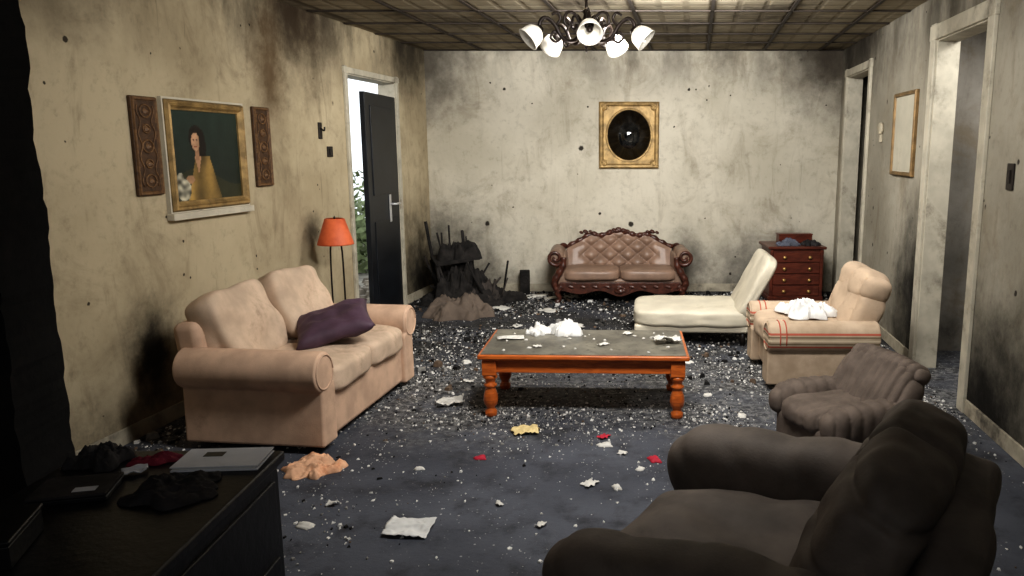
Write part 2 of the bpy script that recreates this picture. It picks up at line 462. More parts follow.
m_bdoor = M('black_door_paint', C(24, 27, 32), 0.4, 0.3, 5, 0.05, 30)
m_steel = M('brushed_steel', C(215, 215, 215), 0.35, 0.1, 5, 0, metallic=0.6)
de = empty('door_1', (XL(DL1-0.04)-0.01, DL1-0.04, 0), math.radians(-90-3.0))
box('leaf', (0.86, 0.045, 2.06), (0.43, 0, 1.04), m_bdoor, de, b=0.004)
for zc, hh in ((1.56, 0.8), (0.55, 0.75)):
    for sy in (-1, 1):
        box('panel', (0.62, 0.012, hh), (0.43, sy*0.025, zc), m_bdoor, de, b=0.005)
for sy in (-1, 1):
    box('lock_plate', (0.05, 0.008, 0.26), (0.30, sy*0.030, 1.02), m_steel, de, b=0.002)
    tube('handle', [(0.30, sy*0.03, 1.06), (0.30, sy*0.085, 1.06), (0.18, sy*0.085, 1.06)], 0.011, m_steel, de, 8)

# ---------------------------------------------------------------- exterior beyond the left door
m_ground = M('outside_gravel', C(130, 126, 116), 0.95, 0.35, 8, 0.5, 20)
mk('ground_outside', [(-14, 2, -0.08), (XL(2)-.16, 2, -0.08), (XL(18)-1.5, 18, -0.08), (-14, 18, -0.08)], [(0, 1, 2, 3)], m_ground)
m_leaf = M('leaf_green', C(118, 130, 92), 0.7, 0.4, 9, 0)
def bush(name, c, r, n=700):
    V = []; F = []
    for i in range(n):
        d = Vector((random.gauss(0, 1), random.gauss(0, 1), random.gauss(0, 1))).normalized()
        q = Vector(c)+Vector((d.x*r*0.9, d.y*r*0.9, abs(d.z)*r*1.2))*random.uniform(0.55, 1.0)
        a = Vector((random.gauss(0, 1), random.gauss(0, 1), random.gauss(0, 1))).normalized()
        b_ = a.cross(d).normalized() if a.cross(d).length > 0.01 else Vector((1, 0, 0))
        L = random.uniform(0.06, 0.14); k = len(V)
        V += [q-a*L, q+b_*L*0.4, q+a*L, q-b_*L*0.4]; F.append((k, k+1, k+2, k+3))
    return mk(name, V, F, m_leaf)
bush('garden_bush', (-3.55, 10.9, -0.05), 0.85)
bush('garden_bush.001', (-4.9, 14.0, -0.05), 1.4)
V = []; F = []
for i in range(120):
    y = random.uniform(7.2, 9.8); x = random.uniform(-0.34*y-0.5, -0.31*y+0.2)
    if x > XL(y)-0.25: x = XL(y)-0.3
    r = random.uniform(0.02, 0.09); b = len(V)
    for z in (0, 1):
        for q in range(5):
            a = q*1.256+random.random()*.4; V.append((x+r*math.cos(a)*(1-.4*z), y+r*math.sin(a)*(1-.4*z), -0.08+z*r*0.8))
    F.append(tuple(b+q for q in range(5))); F.append(tuple(b+5+q for q in range(5)))
    for q in range(5): F.append((b+q, b+(q+1) % 5, b+5+(q+1) % 5, b+5+q))
mk('garden_rubble', V, F, M('rubble_stone', C(120, 112, 100), 0.9, 0.4, 6))

# ---------------------------------------------------------------- LEFT SOFA
m_beige = M('beige_velour', C(196, 166, 143), 0.9, 0.14, 7, 0.25, 160, dirt=0.15, dirtc=C(112, 90, 74), spec=0.2)
m_beige2 = M('beige_velour_cushion', C(200, 177, 155), 0.9, 0.18, 5, 0.25, 160, dirt=0.30, dirtc=C(132, 110, 92), spec=0.2)
m_foot = M('dark_foot', C(30, 24, 20), 0.5)

def roll_arm(prefix, parent, x, side, depth, yc, mat, w=0.15, zr=0.43, r=0.105, z0=0.05):
    out = []
    cx = side*0.035
    out.append((-w/2, z0)); out.append((w/2, z0))
    if side > 0:
        out.append((w/2-0.01, zr-r*0.95)); a0, a1 = -60, 215
    else:
        out.append((w/2, zr-r*0.75)); a0, a1 = -35, 240
    for k in range(17):
        a = math.radians(a0+(a1-a0)*k/16)
        out.append((cx+r*math.cos(a), zr+r*math.sin(a)))
    if side > 0: out.append((-w/2, zr-r*0.75))
    else: out.append((-w/2+0.01, zr-r*0.95))
    ob = plate(prefix, out, depth, (x, yc, 0), mat, parent, b=0)
    bev(ob, 0.028, 4)
    ring = [(x+cx+(r-0.018)*math.cos(t), yc-depth/2-0.001, zr+(r-0.018)*math.sin(t)) for t in [2*pi*i/28 for i in range(29)]]
    tube(prefix+'_piping', ring, 0.005, mat, parent, 6)
    return ob

sf = empty('sofa', (-1.735, 4.58, 0), math.radians(83))
box('base', (1.24, 0.68, 0.27), (0, -0.02, 0.175), m_beige, sf, b=0.03)
for sx in (-1, 1):
    roll_arm('arm_%s' % ('near' if sx < 0 else 'far'), sf, sx*0.585, sx, 0.78, 0.0, m_beige, w=0.16, zr=0.44, r=0.108, z0=0.04)
    for sy in (-0.3, 0.3):
        lathe('foot', [(0.022, 0), (0.03, 0.055)], (sx*0.55, sy, 0), m_foot, sf, seg=12)
box('back_frame', (1.24, 0.16, 0.62), (0, 0.34, 0.37), m_beige, sf, rot=(math.radians(-8), 0, 0), b=0.05)
for sx in (-1, 1):
    soft('seat_cushion', (0.52, 0.64, 0.17), (sx*0.255, -0.09, 0.36), m_beige2, sf, n=6, wr=0.006, seed=sx)
    soft('back_cushion', (0.56, 0.19, 0.45), (sx*0.285, 0.24-0.02*sx, 0.60+0.01*sx), m_beige2, sf, rot=(math.radians(-24), sx*math.radians(3), math.radians(-3*sx)), n=6, seg=20, wr=0.018, seed=sx+5)

m_purple = M('purple_satin', C(80, 60, 74), 0.6, 0.25, 6, 0.2, 60)
pillow('throw_pillow', 0.46, 0.42, 0.13, (-1.60, 4.60, 0.545), m_purple, None, (math.radians(12), math.radians(-14), math.radians(20)), seed=4)

# ---------------------------------------------------------------- COFFEE TABLE
m_orange = wood('orange_wood', C(200, 108, 46), C(152, 74, 30), 0.3, (1.5, 12, 12))
g = G('ashy_table_top', 0.45, 0, 0.5); o = g.obj()
col = g.mix(g.rng(g.noise(o, 3, 8, 0.65), 0.35, 0.7), C(84, 81, 74), C(126, 122, 110))
col = g.mix(g.rng(g.noise(o, 18, 8, 0.7), 0.52, 0.72), col, C(50, 46, 42))
g.color(col); g.bump(g.noise(o, 40, 5), 0.2, 0.004); m_ttop = g.m
ct = empty('coffee_table', (-0.088, 4.76, 0), math.radians(-2.0))
box('top_board', (1.24, 0.68, 0.028), (0, 0, 0.376), m_orange, ct, b=0.009)
box('top_surface', (1.205, 0.645, 0.006), (0, 0, 0.3915), m_ttop, ct, b=0.002)
box('moulding', (1.19, 0.63, 0.016), (0, 0, 0.356), m_orange, ct, b=0.005)
for sy in (-1, 1): box('apron', (1.06, 0.022, 0.075), (0, sy*0.285, 0.312), m_orange, ct, b=0.003)
for sx in (-1, 1): box('apron_side', (0.022, 0.52, 0.075), (sx*0.56, 0, 0.312), m_orange, ct, b=0.003)
prof = [(0.030, 0), (0.036, 0.01), (0.036, 0.035), (0.026, 0.045), (0.026, 0.06), (0.038, 0.075), (0.044, 0.10), (0.042, 0.13), (0.032, 0.165), (0.028, 0.18), (0.038, 0.188), (0.040, 0.198), (0.028, 0.207), (0.030, 0.225), (0.043, 0.24), (0.044, 0.252), (0.034, 0.262)]
for sx in (-1, 1):
    for sy in (-1, 1):
        lathe('turned_leg', prof, (sx*0.555, sy*0.275, 0), m_orange, ct, seg=20)
        box('leg_block', (0.085, 0.085, 0.092), (sx*0.555, sy*0.275, 0.305), m_orange, ct, b=0.005)

m_white = M('white_cloth', C(208, 207, 204), 0.85, 0.12, 6, 0.15, 40, dirt=0.12, dirtc=C(144, 142, 140), dscale=6)
m_paper = M('sooty_paper', C(204, 201, 194), 0.8, 0.12, 9, 0.05, 50, dirt=0.12, dirtc=C(110, 104, 96))
TZ = 0.3945
crumple('crumpled_white_cloth', 0.20, 0.17, 0.11, (-0.225, 5.0, TZ), m_white, rz=0.3, seed=3, fr=6, n=36, irr=0.4)
crumple('crumpled_white_cloth.001', 0.15, 0.13, 0.075, (-0.40, 4.98, TZ), m_white, rz=0.9, seed=13, fr=5, n=30, irr=0.4)
sheet('loose_paper', 0.17, 0.08, (-0.565, 4.83, TZ), m_paper, 0.1, seed=2)
crumple('loose_paper.001', 0.17, 0.13, 0.06, (0.41, 4.72, TZ), m_paper, rz=0.25, seed=5, fr=3, rd=0.0, irr=0.12)
sheet('loose_paper.002', 0.07, 0.04, (0.02, 4.66, TZ), m_paper, 0.6, seed=7)
sheet('loose_paper.003', 0.06, 0.05, (0.18, 4.95, TZ), m_paper, 1.1, seed=8)
sheet('loose_paper.004', 0.05, 0.04, (-0.38, 4.62, TZ), m_paper, 0.3, seed=9)
for i in range(26):
    s_ = random.uniform(0.010, 0.028)
    crumple('plaster_fragment', s_, s_*0.8, 0.008, (random.uniform(-0.55, 0.55), random.uniform(-0.27, 0.27), TZ), m_paper, ct, rz=i, seed=200+i, n=6, fr=3)

# ---------------------------------------------------------------- ORNATE SETTEE
m_ox = wood('mahogany_carved', C(86, 48, 36), C(48, 27, 20), 0.35, (6, 6, 6))
m_leather = M('brown_leather', C(134, 110, 94), 0.45, 0.2, 6, 0.12, 70, spec=0.5, dirt=0.25, dirtc=C(78, 58, 48))
se = empty('tufted_settee', (0.205, 8.22, 0), 0)
def crest(sx):
    a = abs(sx)
    return 0.665+0.03*math.cos(pi*min(a/0.45, 1)) - (0.0 if a < 0.5 else 0.11*((a-0.5)/0.5)**1.3) + (0.028*math.exp(-((a-0.55)/0.14)**2))
n1, n2 = 100, 50; V = []; F = []
for i in range(n1+1):
    sx = -1+2*i/n1
    for j in range(n2+1):
        t = j/n2; ztop = crest(sx); z = 0.30+(ztop-0.30)*t
        x = sx*0.56
        u = x/0.10; w = (z-0.30)/0.08
        tf = 1-abs(math.sin(pi*(u+w)/2)*math.sin(pi*(u-w)/2))**0.4
        edge = min(1, (1-abs(sx))*9, (1-t)*7)
        mid = 1.0 if abs(sx) < 0.62 else max(0, 1-(abs(sx)-0.62)*6)
        y = 0.14+0.10*t + 0.065*tf*edge*mid - 0.02*edge - 0.05*(abs(sx)**3)
        V.append((x, y, z))
for i in range(n1):
    for j in range(n2):
        a = i*(n2+1)+j; F.append((a, a+n2+1, a+n2+2, a+1))
mk('tufted_back', V, F, m_leather, se, True)
outl = [(-0.57, 0.12)]+[( -0.57+1.14*i/30, crest(-1+2*i/30)+0.005) for i in range(31)]+[(0.57, 0.12)]
plate('back_board', outl, 0.03, (0, 0.30, 0), m_ox, se, b=0)
path = crom([(-0.66, 0.17, 0.50), (-0.62, 0.2, 0.555)]+[(x*0.56, 0.255, crest(x)+0.012) for x in [-1+2*i/16 for i in range(17)]]+[(0.62, 0.2, 0.555), (0.66, 0.17, 0.50)], 5)
tube('carved_crest_rail', path, 0.027, m_ox, se, 10, rf=lambda t: 1+0.22*math.sin(t*pi*34))
for (x, z, r) in ((0, 0.722, 0.030), (-0.05, 0.715, 0.024), (0.05, 0.715, 0.024), (-0.095, 0.705, 0.02), (0.095, 0.705, 0.02), (-0.36, 0.70, 0.024), (0.36, 0.70, 0.024), (-0.31, 0.70, 0.018), (0.31, 0.70, 0.018), (-0.41, 0.69, 0.018), (0.41, 0.69, 0.018)):
    soft('crest_leaf', (r*2.4, 0.05, r*1.8), (x, 0.245, z), m_ox, se, n=2.2, seg=5, wr=0.006, ws=40)
for sx in (-1, 1):
    lathe('arm_roll', [(0.02, -0.27), (0.07, -0.265), (0.082, -0.24), (0.082, 0.2), (0.07, 0.26), (0.02, 0.265)], (sx*0.655, -0.01, 0.485), m_leather, se, rot=(pi/2, 0, 0), seg=20)
    soft('arm_body', (0.12, 0.5, 0.36), (sx*0.605, -0.01, 0.33), m_leather, se, n=6, seg=8, wr=0.003)
    sp = [(sx*0.66+sx*(0.088*(1-0.85*k/30))*math.cos(pi+1.6*2*pi*k/30), -0.285, 0.485+(0.088*(1-0.85*k/30))*math.sin(pi+1.6*2*pi*k/30)) for k in range(31)]
    tube('arm_scroll', sp, 0.019, m_ox, se, 8, rf=lambda t: 1.15-0.5*t)
    s2 = crom([(sx*0.575, -0.285, 0.49), (sx*0.585, -0.29, 0.40), (sx*0.63, -0.29, 0.32), (sx*0.67, -0.29, 0.24), (sx*0.66, -0.285, 0.17), (sx*0.62, -0.28, 0.14)], 6)
    tube('arm_scroll_post', s2, 0.028, m_ox, se, 8, rf=lambda t: 1+0.35*math.sin(t*pi)+0.1*math.sin(t*40))
    for yy in (-0.27, 0.26):
        lg = crom([(sx*0.60, yy, 0.19), (sx*0.645, yy-0.01, 0.13), (sx*0.62, yy, 0.06), (sx*0.655, yy-0.01, 0.018)], 5)
        tube('cabriole_leg', lg, 0.034, m_ox, se, 8, rf=lambda t: 1.1-0.6*t+0.25*(t > 0.85))
    soft('seat_cushion', (0.60, 0.50, 0.13), (sx*0.295, -0.06, 0.30), m_leather, se, n=4.5, seg=12, wr=0.004, seed=sx)
box('seat_base', (1.2, 0.5, 0.12), (0, 0.0, 0.20), m_leather, se, b=0.02)
outl = [(-0.62, 0.23)]+[(-0.62+1.24*i/40, 0.125+0.018*math.cos(6*pi*i/40)-0.025*math.exp(-((i-20)/4)**2)) for i in range(41)]+[(0.62, 0.23)]
plate('carved_seat_rail', outl, 0.035, (0, -0.275, 0), m_ox, se, b=0.006)
for i in range(9):
    soft('rail_carving', (0.07, 0.02, 0.03), (-0.5+i*0.125, -0.295, 0.185), m_ox, se, n=2.2, seg=4, wr=0.004, ws=50)
soft('rail_medallion', (0.12, 0.035, 0.07), (0, -0.292, 0.15), m_ox, se, n=2.2, seg=6, wr=0.01, ws=40)

# ---------------------------------------------------------------- CREAM CHAISE
m_cream = M('cream_vinyl', C(190, 182, 164), 0.6, 0.1, 5, 0.12, 60, dirt=0.2, dirtc=C(134, 124, 104))
ch = empty('chaise_lounge', (0.78, 6.54, 0), math.radians(-4))
box('seat_base', (0.92, 0.70, 0.06), (-0.02, 0, 0.14), m_cream, ch, b=0.02)
soft('seat_cushion', (0.98, 0.76, 0.15), (0, 0, 0.225), m_cream, ch, n=6.5, seg=16, wr=0.006)
tube('seat_piping', [(0.48*math.copysign(abs(math.cos(t))**0.32, math.cos(t)), 0.37*math.copysign(abs(math.sin(t))**0.32, math.sin(t)), 0.265) for t in [2*pi*i/60 for i in range(61)]], 0.006, m_cream, ch, 6)
soft('backrest', (0.12, 0.76, 0.56), (0.50, 0, 0.465), m_cream, ch, rot=(0, math.radians(27), 0), n=5.5, seg=14, wr=0.006, seed=3)
for x, y in ((-0.4, -0.3), (-0.4, 0.3), (0.4, -0.3), (0.4, 0.3)):
    lathe('leg', [(0.018, 0), (0.028, 0.12)], (x, y, 0), m_foot, ch, seg=10)
for y in (-1, 1):
    tube('rear_strut', [(0.42, y*0.31, 0.14), (0.5, y*0.33, 0.0)], 0.014, m_foot, ch, 8)

# ---------------------------------------------------------------- STRIPED ARMCHAIR
def striped(name):
    g = G(name, 0.85, 0, 0.2); o = g.obj(); s = g.sep(o)
    col = g.mix(g.rng(g.noise(o, 6, 5), 0.3, 0.7), C(184, 164, 142), C(156, 137, 116))
    def band(z, w, c, col):
        d = g.math('ABSOLUTE', g.math('SUBTRACT', s[2], z))
        return g.mix(g.rng(d, w, w*0.7, 0, 0.85), col, c)
    for z, w, c in ((0.395, 0.008, C(168, 72, 56)), (0.375, 0.006, C(104, 92, 70)), (0.352, 0.008, C(206, 190, 164)), (0.330, 0.006, C(104, 92, 70)), (0.308, 0.008, C(168, 72, 56))):
        col = band(z, w, c, col)
    g.color(col); g.bump(g.noise(o, 160, 3), 0.25, 0.005); return g.m
m_str = striped('striped_tan_fabric')
m_tan = M('tan_fabric', C(180, 159, 137), 0.9, 0.15, 6, 0.25, 140, dirt=0.25, dirtc=C(106, 89, 74), spec=0.2)
m_red = M('red_stripe', C(168, 78, 60), 0.8, 0.1)
ac = empty('striped_armchair', (1.485, 5.38, 0), math.radians(-91))
box('base', (0.66, 0.64, 0.24), (0, 0.0, 0.17), m_tan, ac, b=0.03)
for sx in (-1, 1):
    roll_arm('arm_%s' % ('far' if sx < 0 else 'near'), ac, sx*0.31, sx, 0.72, -0.02, m_str, w=0.17, zr=0.36, r=0.105, z0=0.04)
    for sy in (-0.28, 0.28): lathe('foot', [(0.022, 0), (0.03, 0.06)], (sx*0.28, sy, 0), m_foot, ac, seg=12)
    for k, yy in enumerate((-0.31, -0.27)):
        rr = 0.106; cx = sx*0.035
        arc = [(sx*0.31+cx+rr*math.cos(math.radians(a)), yy, 0.36+rr*math.sin(math.radians(a))) for a in range(-20, 201, 10)]
        tube('arm_stripe', arc, 0.004, m_red, ac, 6)
soft('seat_cushion', (0.50, 0.60, 0.17), (0, -0.08, 0.345), m_tan, ac, n=5, wr=0.008)
soft('backrest', (0.66, 0.24, 0.54), (0, 0.28, 0.46), m_tan, ac, rot=(math.radians(-18), 0, 0), n=3.6, seg=24, wr=0.012,
     disp=lambda q: -0.024*abs(math.cos(q.x*pi*1.5))**6)
soft('head_roll', (0.68, 0.25, 0.23), (0, 0.345, 0.655), m_tan, ac, rot=(math.radians(-18), 0, 0), n=2.8, seg=24, wr=0.016, seed=7, disp=lambda q: -0.022*abs(math.cos(q.x*pi*1.5))**6)
crumple('crumpled_white_shirt', 0.30, 0.38, 0.14, (1.44, 5.38, 0.440), m_white, rz=0.5, seed=17, fr=4.2, n=44, irr=0.3)

# ---------------------------------------------------------------- BROWN CHANNELLED ARMCHAIR
m_brown = M('brown_corduroy', C(102, 91, 83), 0.85, 0.2, 8, 0.35, 120, spec=0.2)
def ribs(axis, k, amp):
    def f(q):
        c = (q.x, q.y, q.z)[axis]
        return amp*(abs(math.sin(c*pi*k))**0.5-0.6)
    return f
bc = empty('channel_back_armchair', (1.265, 3.91, 0), math.radians(-70), (0.78, 0.78, 0.75))
soft('base', (0.70, 0.68, 0.30), (0, 0, 0.155), m_brown, bc, n=7, seg=12, wr=0.004)
soft('seat_cushion', (0.46, 0.58, 0.18), (0, -0.10, 0.32), m_brown, bc, n=3.5, seg=30, disp=ribs(0, 2.5, 0.018))
for sx in (-1, 1):
    soft('arm', (0.20, 0.64, 0.28), (sx*0.29, -0.05, 0.33), m_brown, bc, n=2.8, seg=36, disp=ribs(1, 3.5, 0.016), seed=sx)
soft('backrest', (0.70, 0.24, 0.48), (0, 0.24, 0.45), m_brown, bc, rot=(math.radians(-30), 0, 0), n=3.2, seg=50, disp=ribs(0, 5.5, 0.034))
soft('back_top_roll', (0.68, 0.22, 0.18), (0, 0.345, 0.61), m_brown, bc, rot=(math.radians(-26), 0, 0), n=2.8, seg=50, disp=ribs(0, 5.5, 0.026))

# ---------------------------------------------------------------- FOREGROUND DARK ARMCHAIR
m_dk = M('dark_taupe_velvet', C(96, 87, 80), 0.7, 0.3, 4, 0.2, 90, spec=0.35, dirt=0.12)
dc = empty('overstuffed_armchair', (0.52, 2.14, 0), math.radians(-119))
box('base', (0.92, 0.76, 0.27), (0, 0.02, 0.165), m_dk, dc, b=0.04)
def armd(q):
    return 0.03*math.exp(-((q.y+0.75)/0.35)**2)*max(0, q.z+0.3)-0.008*abs(math.sin(q.y*7+q.z*2))**8
for sx in (-1, 1):
    soft('arm_bulge', (0.26, 0.92, 0.34), (sx*0.44, -0.06, 0.43), m_dk, dc, rot=(math.radians(4), 0, 0), n=2.7, seg=30, disp=armd, wr=0.014, ws=4, seed=sx+2)
    soft('arm_side', (0.18, 0.80, 0.40), (sx*0.43, -0.01, 0.25), m_dk, dc, n=6, seg=12, wr=0.005)
def seatd(q):
    return 0.012*noise.noise(Vector((q.x*2.5, q.y*2.5, 3)))-0.02*math.exp(-(q.x**2+q.y**2)*3)*max(0, q.z)
soft('seat_cushion', (0.66, 0.72, 0.22), (0, -0.13, 0.36), m_dk, dc, n=3.4, seg=30, disp=seatd, wr=0.016, ws=5, seed=4)
soft('back_frame', (0.88, 0.17, 0.62), (0, 0.43, 0.39), m_dk, dc, rot=(math.radians(-12), 0, 0), n=6, seg=20, wr=0.006)
def backd(q):
    f = -0.022*math.exp(-((q.z+0.45+0.12*math.sin(q.x*3))/0.08)**2) - 0.018*math.exp(-((q.z-0.15+0.22*q.x)/0.07)**2)
    f += -0.014*math.exp(-((q.z-0.55-0.15*q.x)/0.06)**2)
    f += -0.018*math.exp(-(q.x/0.045)**2)
    f += 0.010*noise.noise(Vector((q.x*5, q.z*4, q.y*2)))
    return f
soft('back_cushion', (0.84, 0.25, 0.54), (0, 0.27, 0.59), m_dk, dc, rot=(math.radians(-25), 0, 0), n=4.2, seg=60, disp=backd, wr=0.010, ws=4, seed=9)
for sx in (-1, 1):
    lathe('foot', [(0.03, 0), (0.035, 0.05)], (sx*0.38, -0.28, 0), m_foot, dc, seg=12)
    lathe('foot', [(0.03, 0), (0.035, 0.05)], (sx*0.38, 0.32, 0), m_foot, dc, seg=12)

# ---------------------------------------------------------------- DARK DESK, lower left
m_blk = M('charred_black_wood', C(20, 20, 23), 0.4, 0.4, 6, 0.25, 30)
dk = empty('charred_desk', (-1.15, 1.68, 0), 0)
box('carcass', (0.52, 0.74, 0.70), (0, 0, 0.37), m_blk, dk, b=0.006)
box('desk_top', (0.55, 0.78, 0.03), (0, 0, 0.735), m_blk, dk, b=0.008)
box('plinth', (0.48, 0.70, 0.04), (0, 0, 0.02), m_blk, dk, b=0.003)
for k in range(3):
    box('drawer_front', (0.46, 0.02, 0.20), (0, -0.375, 0.15+k*0.22), m_blk, dk, b=0.006)
    lathe('knob', [(0.008, 0), (0.008, 0.012), (0.014, 0.02), (0.010, 0.028)], (0, -0.385, 0.15+k*0.22), m_steel, dk, rot=(pi/2, 0, 0), seg=12)
    box('side_panel', (0.012, 0.66, 0.19), (0.262, 0, 0.15+k*0.22), m_blk, dk, b=0.004)
m_book = M('pale_cover', C(206, 206, 210), 0.6, 0.08, 5, 0.05, dirt=0.15, dirtc=C(110, 110, 112))
bk = empty('ring_binder', (-1.005, 1.985, 0.7505), math.radians(4))
box('cover_lower', (0.22, 0.13, 0.004), (0, 0, 0.002), m_book, bk, b=0.001)
box('pages', (0.205, 0.12, 0.006), (-0.003, 0, 0.007), m_white, bk, b=0.001)
box('cover_upper', (0.22, 0.13, 0.004), (0, 0, 0.012), m_book, bk, b=0.001)
box('printed_label', (0.05, 0.03, 0.001), (-0.03, 0.02, 0.0145), m_blk, bk, b=0)
m_blkcloth = M('burnt_cloth', C(42, 39, 40), 0.8, 0.5, 9, 0.3, 50)
m_maroon = M('maroon_cloth', C(122, 34, 52), 0.8, 0.2, 8, 0.2, 60)
crumple('burnt_cloth_heap', 0.20, 0.17, 0.04, (-1.04, 1.80, 0.7505), m_blkcloth, rz=0.3, seed=21, fr=7, n=36)
crumple('burnt_cloth_heap.001', 0.15, 0.13, 0.055, (-1.335, 1.99, 0.7505), m_blkcloth, rz=1.2, seed=27, fr=7, n=36)
crumple('maroon_rag', 0.13, 0.05, 0.025, (-1.185, 1.985, 0.7505), m_maroon, rz=0.3, seed=23, fr=6)
sheet('loose_paper.005', 0.06, 0.045, (-1.20, 1.91, 0.7505), m_book, 0.5, seed=12)
lp = empty('laptop', (-1.27, 1.79, 0.7505), 0.25)
box('chassis', (0.17, 0.13, 0.012), (0, 0, 0.006), m_blk, lp, b=0.003)
box('lid', (0.17, 0.13, 0.007), (0, 0.0, 0.017), m_blkcloth, lp, b=0.002)
box('asset_label', (0.05, 0.025, 0.001), (0.03, -0.03, 0.021), m_book, lp, b=0)
bx = empty('charred_box', (-1.26, 1.50, 0.7505), 0.3)
box('body', (0.14, 0.18, 0.05), (0, 0, 0.025), m_blk, bx, b=0.004); box('lid', (0.146, 0.186, 0.012), (0, 0, 0.056), m_blk, bx, b=0.004)

# ---------------------------------------------------------------- DRESSER by back wall
m_redw = wood('red_brown_wood', C(102, 51, 37), C(66, 32, 25), 0.3, (2, 10, 10))
m_brass = M('aged_brass', C(196, 160, 100), 0.35, 0.2, 9, 0, metallic=0.6)
dr = empty('chest_of_drawers', (2.03, 8.26, 0), math.radians(0))
box('carcass', (0.54, 0.46, 0.50), (0, 0, 0.31), m_redw, dr, b=0.006)
box('top_board', (0.60, 0.52, 0.03), (0, 0, 0.575), m_redw, dr, b=0.01)
box('plinth', (0.57, 0.49, 0.05), (0, 0, 0.045), m_redw, dr, b=0.006)
for sx in (-1, 1):
    for sy in (-1, 1): lathe('bun_foot', [(0.022, 0), (0.034, 0.012), (0.028, 0.03)], (sx*0.25, sy*0.2, 0), m_redw, dr, seg=12)
for k in range(4):
    z = 0.125+k*0.118
    box('drawer_front', (0.48, 0.022, 0.100), (0, -0.235, z), m_redw, dr, b=0.006)
    for sx in (-1, 1):
        lathe('knob', [(0.008, 0), (0.008, 0.012), (0.019, 0.02), (0.012, 0.030)], (sx*0.13, -0.245, z), m_brass, dr, rot=(pi/2, 0, 0), seg=10)
for sx in (-1, 1): box('corner_post', (0.035, 0.03, 0.50), (sx*0.258, -0.228, 0.31), m_redw, dr, b=0.008)
m_bluegrey = M('blue_grey_fabric', C(104, 108, 122), 0.85, 0.3, 14, 0.2, 60, dirt=0.5)
crumple('folded_blanket', 0.24, 0.20, 0.08, (1.96, 8.15, 0.591), m_bluegrey, rz=0.1, seed=31, fr=8)
crumple('burnt_cloth_heap.002', 0.18, 0.18, 0.07, (2.19, 8.16, 0.591), m_blkcloth, rz=0.5, seed=33, fr=8)
cb = empty('wooden_box', (2.09, 8.42, 0.591), 0.05)
box('body', (0.36, 0.12, 0.08), (0, 0, 0.04), m_redw, cb, b=0.005); box('lid', (0.37, 0.13, 0.015), (0, 0, 0.087), m_redw, cb, b=0.005)

# ---------------------------------------------------------------- FLOOR LAMP
gl = G('orange_lamp_shade', 0.6); o = gl.obj()
gl.color(gl.mix(gl.rng(gl.noise(o, 8, 4), 0.3, 0.7), C(220, 112, 68), C(192, 84, 46)))
m_lsh = gl.m
m_iron = M('black_iron', C(40, 34, 30), 0.45, 0.2, 8, 0.1, 40, metallic=0.6)
fl = empty('floor_lamp', (-2.03, 6.00, 0), 0)
lathe('shade', [(0.065, 1.055), (0.075, 1.05), (0.135, 0.865), (0.137, 0.855), (0.130, 0.857), (0.07, 1.045), (0.06, 1.052)], (0, 0, 0), m_lsh, fl, seg=28, cap=False)
lathe('finial', [(0.003, 1.045), (0.010, 1.055), (0.006, 1.065), (0.002, 1.075)], (0, 0, 0), m_iron, fl, seg=10)
tube('shade_spider', [(-0.066, 0, 1.048), (0.066, 0, 1.048)], 0.003, m_iron, fl, 6)
lathe('base', [(0.13, 0), (0.13, 0.015), (0.05, 0.03), (0.02, 0.04)], (0, 0, 0), m_iron, fl, seg=24)
for sx in (-1, 1):
    tube('pole', crom([(sx*0.02, 0, 0.03), (sx*0.045, 0, 0.15), (sx*0.045, 0, 0.8), (sx*0.01, 0, 0.93)], 5), 0.007, m_iron, fl, 8)
tube('stem', [(0, 0, 0.92), (0, 0, 1.05)], 0.008, m_iron, fl, 8)
lathe('bulb', [(0.008, 0.92), (0.024, 0.96), (0.024, 0.98), (0.01, 1.01)], (0, 0, 0), m_white, fl, seg=12)

# ---------------------------------------------------------------- CHANDELIER
g = G('opal_glass', 0.25, 0, 0.6); g.color(C(226, 221, 210)); g.b.inputs['Emission Color'].default_value = (1, 0.95, 0.85, 1); g.b.inputs['Emission Strength'].default_value = 0.03
m_opal = g.m
m_bronze = M('dark_bronze', C(36, 28, 24), 0.35, 0.3, 8, 0.1, 40, metallic=0.5)
cl = empty('chandelier', (-0.085, 5.1, 0), 0)
lathe('ceiling_rose', [(0.07, 2.62), (0.065, 2.60), (0.03, 2.575), (0.012, 2.56)], (0, 0, 0), m_bronze, cl, seg=20)
tube('stem', [(0, 0, 2.57), (0, 0, 2.30)], 0.010, m_bronze, cl, 10)
lathe('body', [(0.01, 2.43), (0.026, 2.42), (0.016, 2.40), (0.024, 2.37), (0.055, 2.34), (0.062, 2.30), (0.042, 2.265), (0.02, 2.25), (0.032, 2.235), (0.02, 2.215), (0.006, 2.195), (0.010, 2.185), (0.003, 2.17)], (0, 0, 0), m_bronze, cl, seg=20)
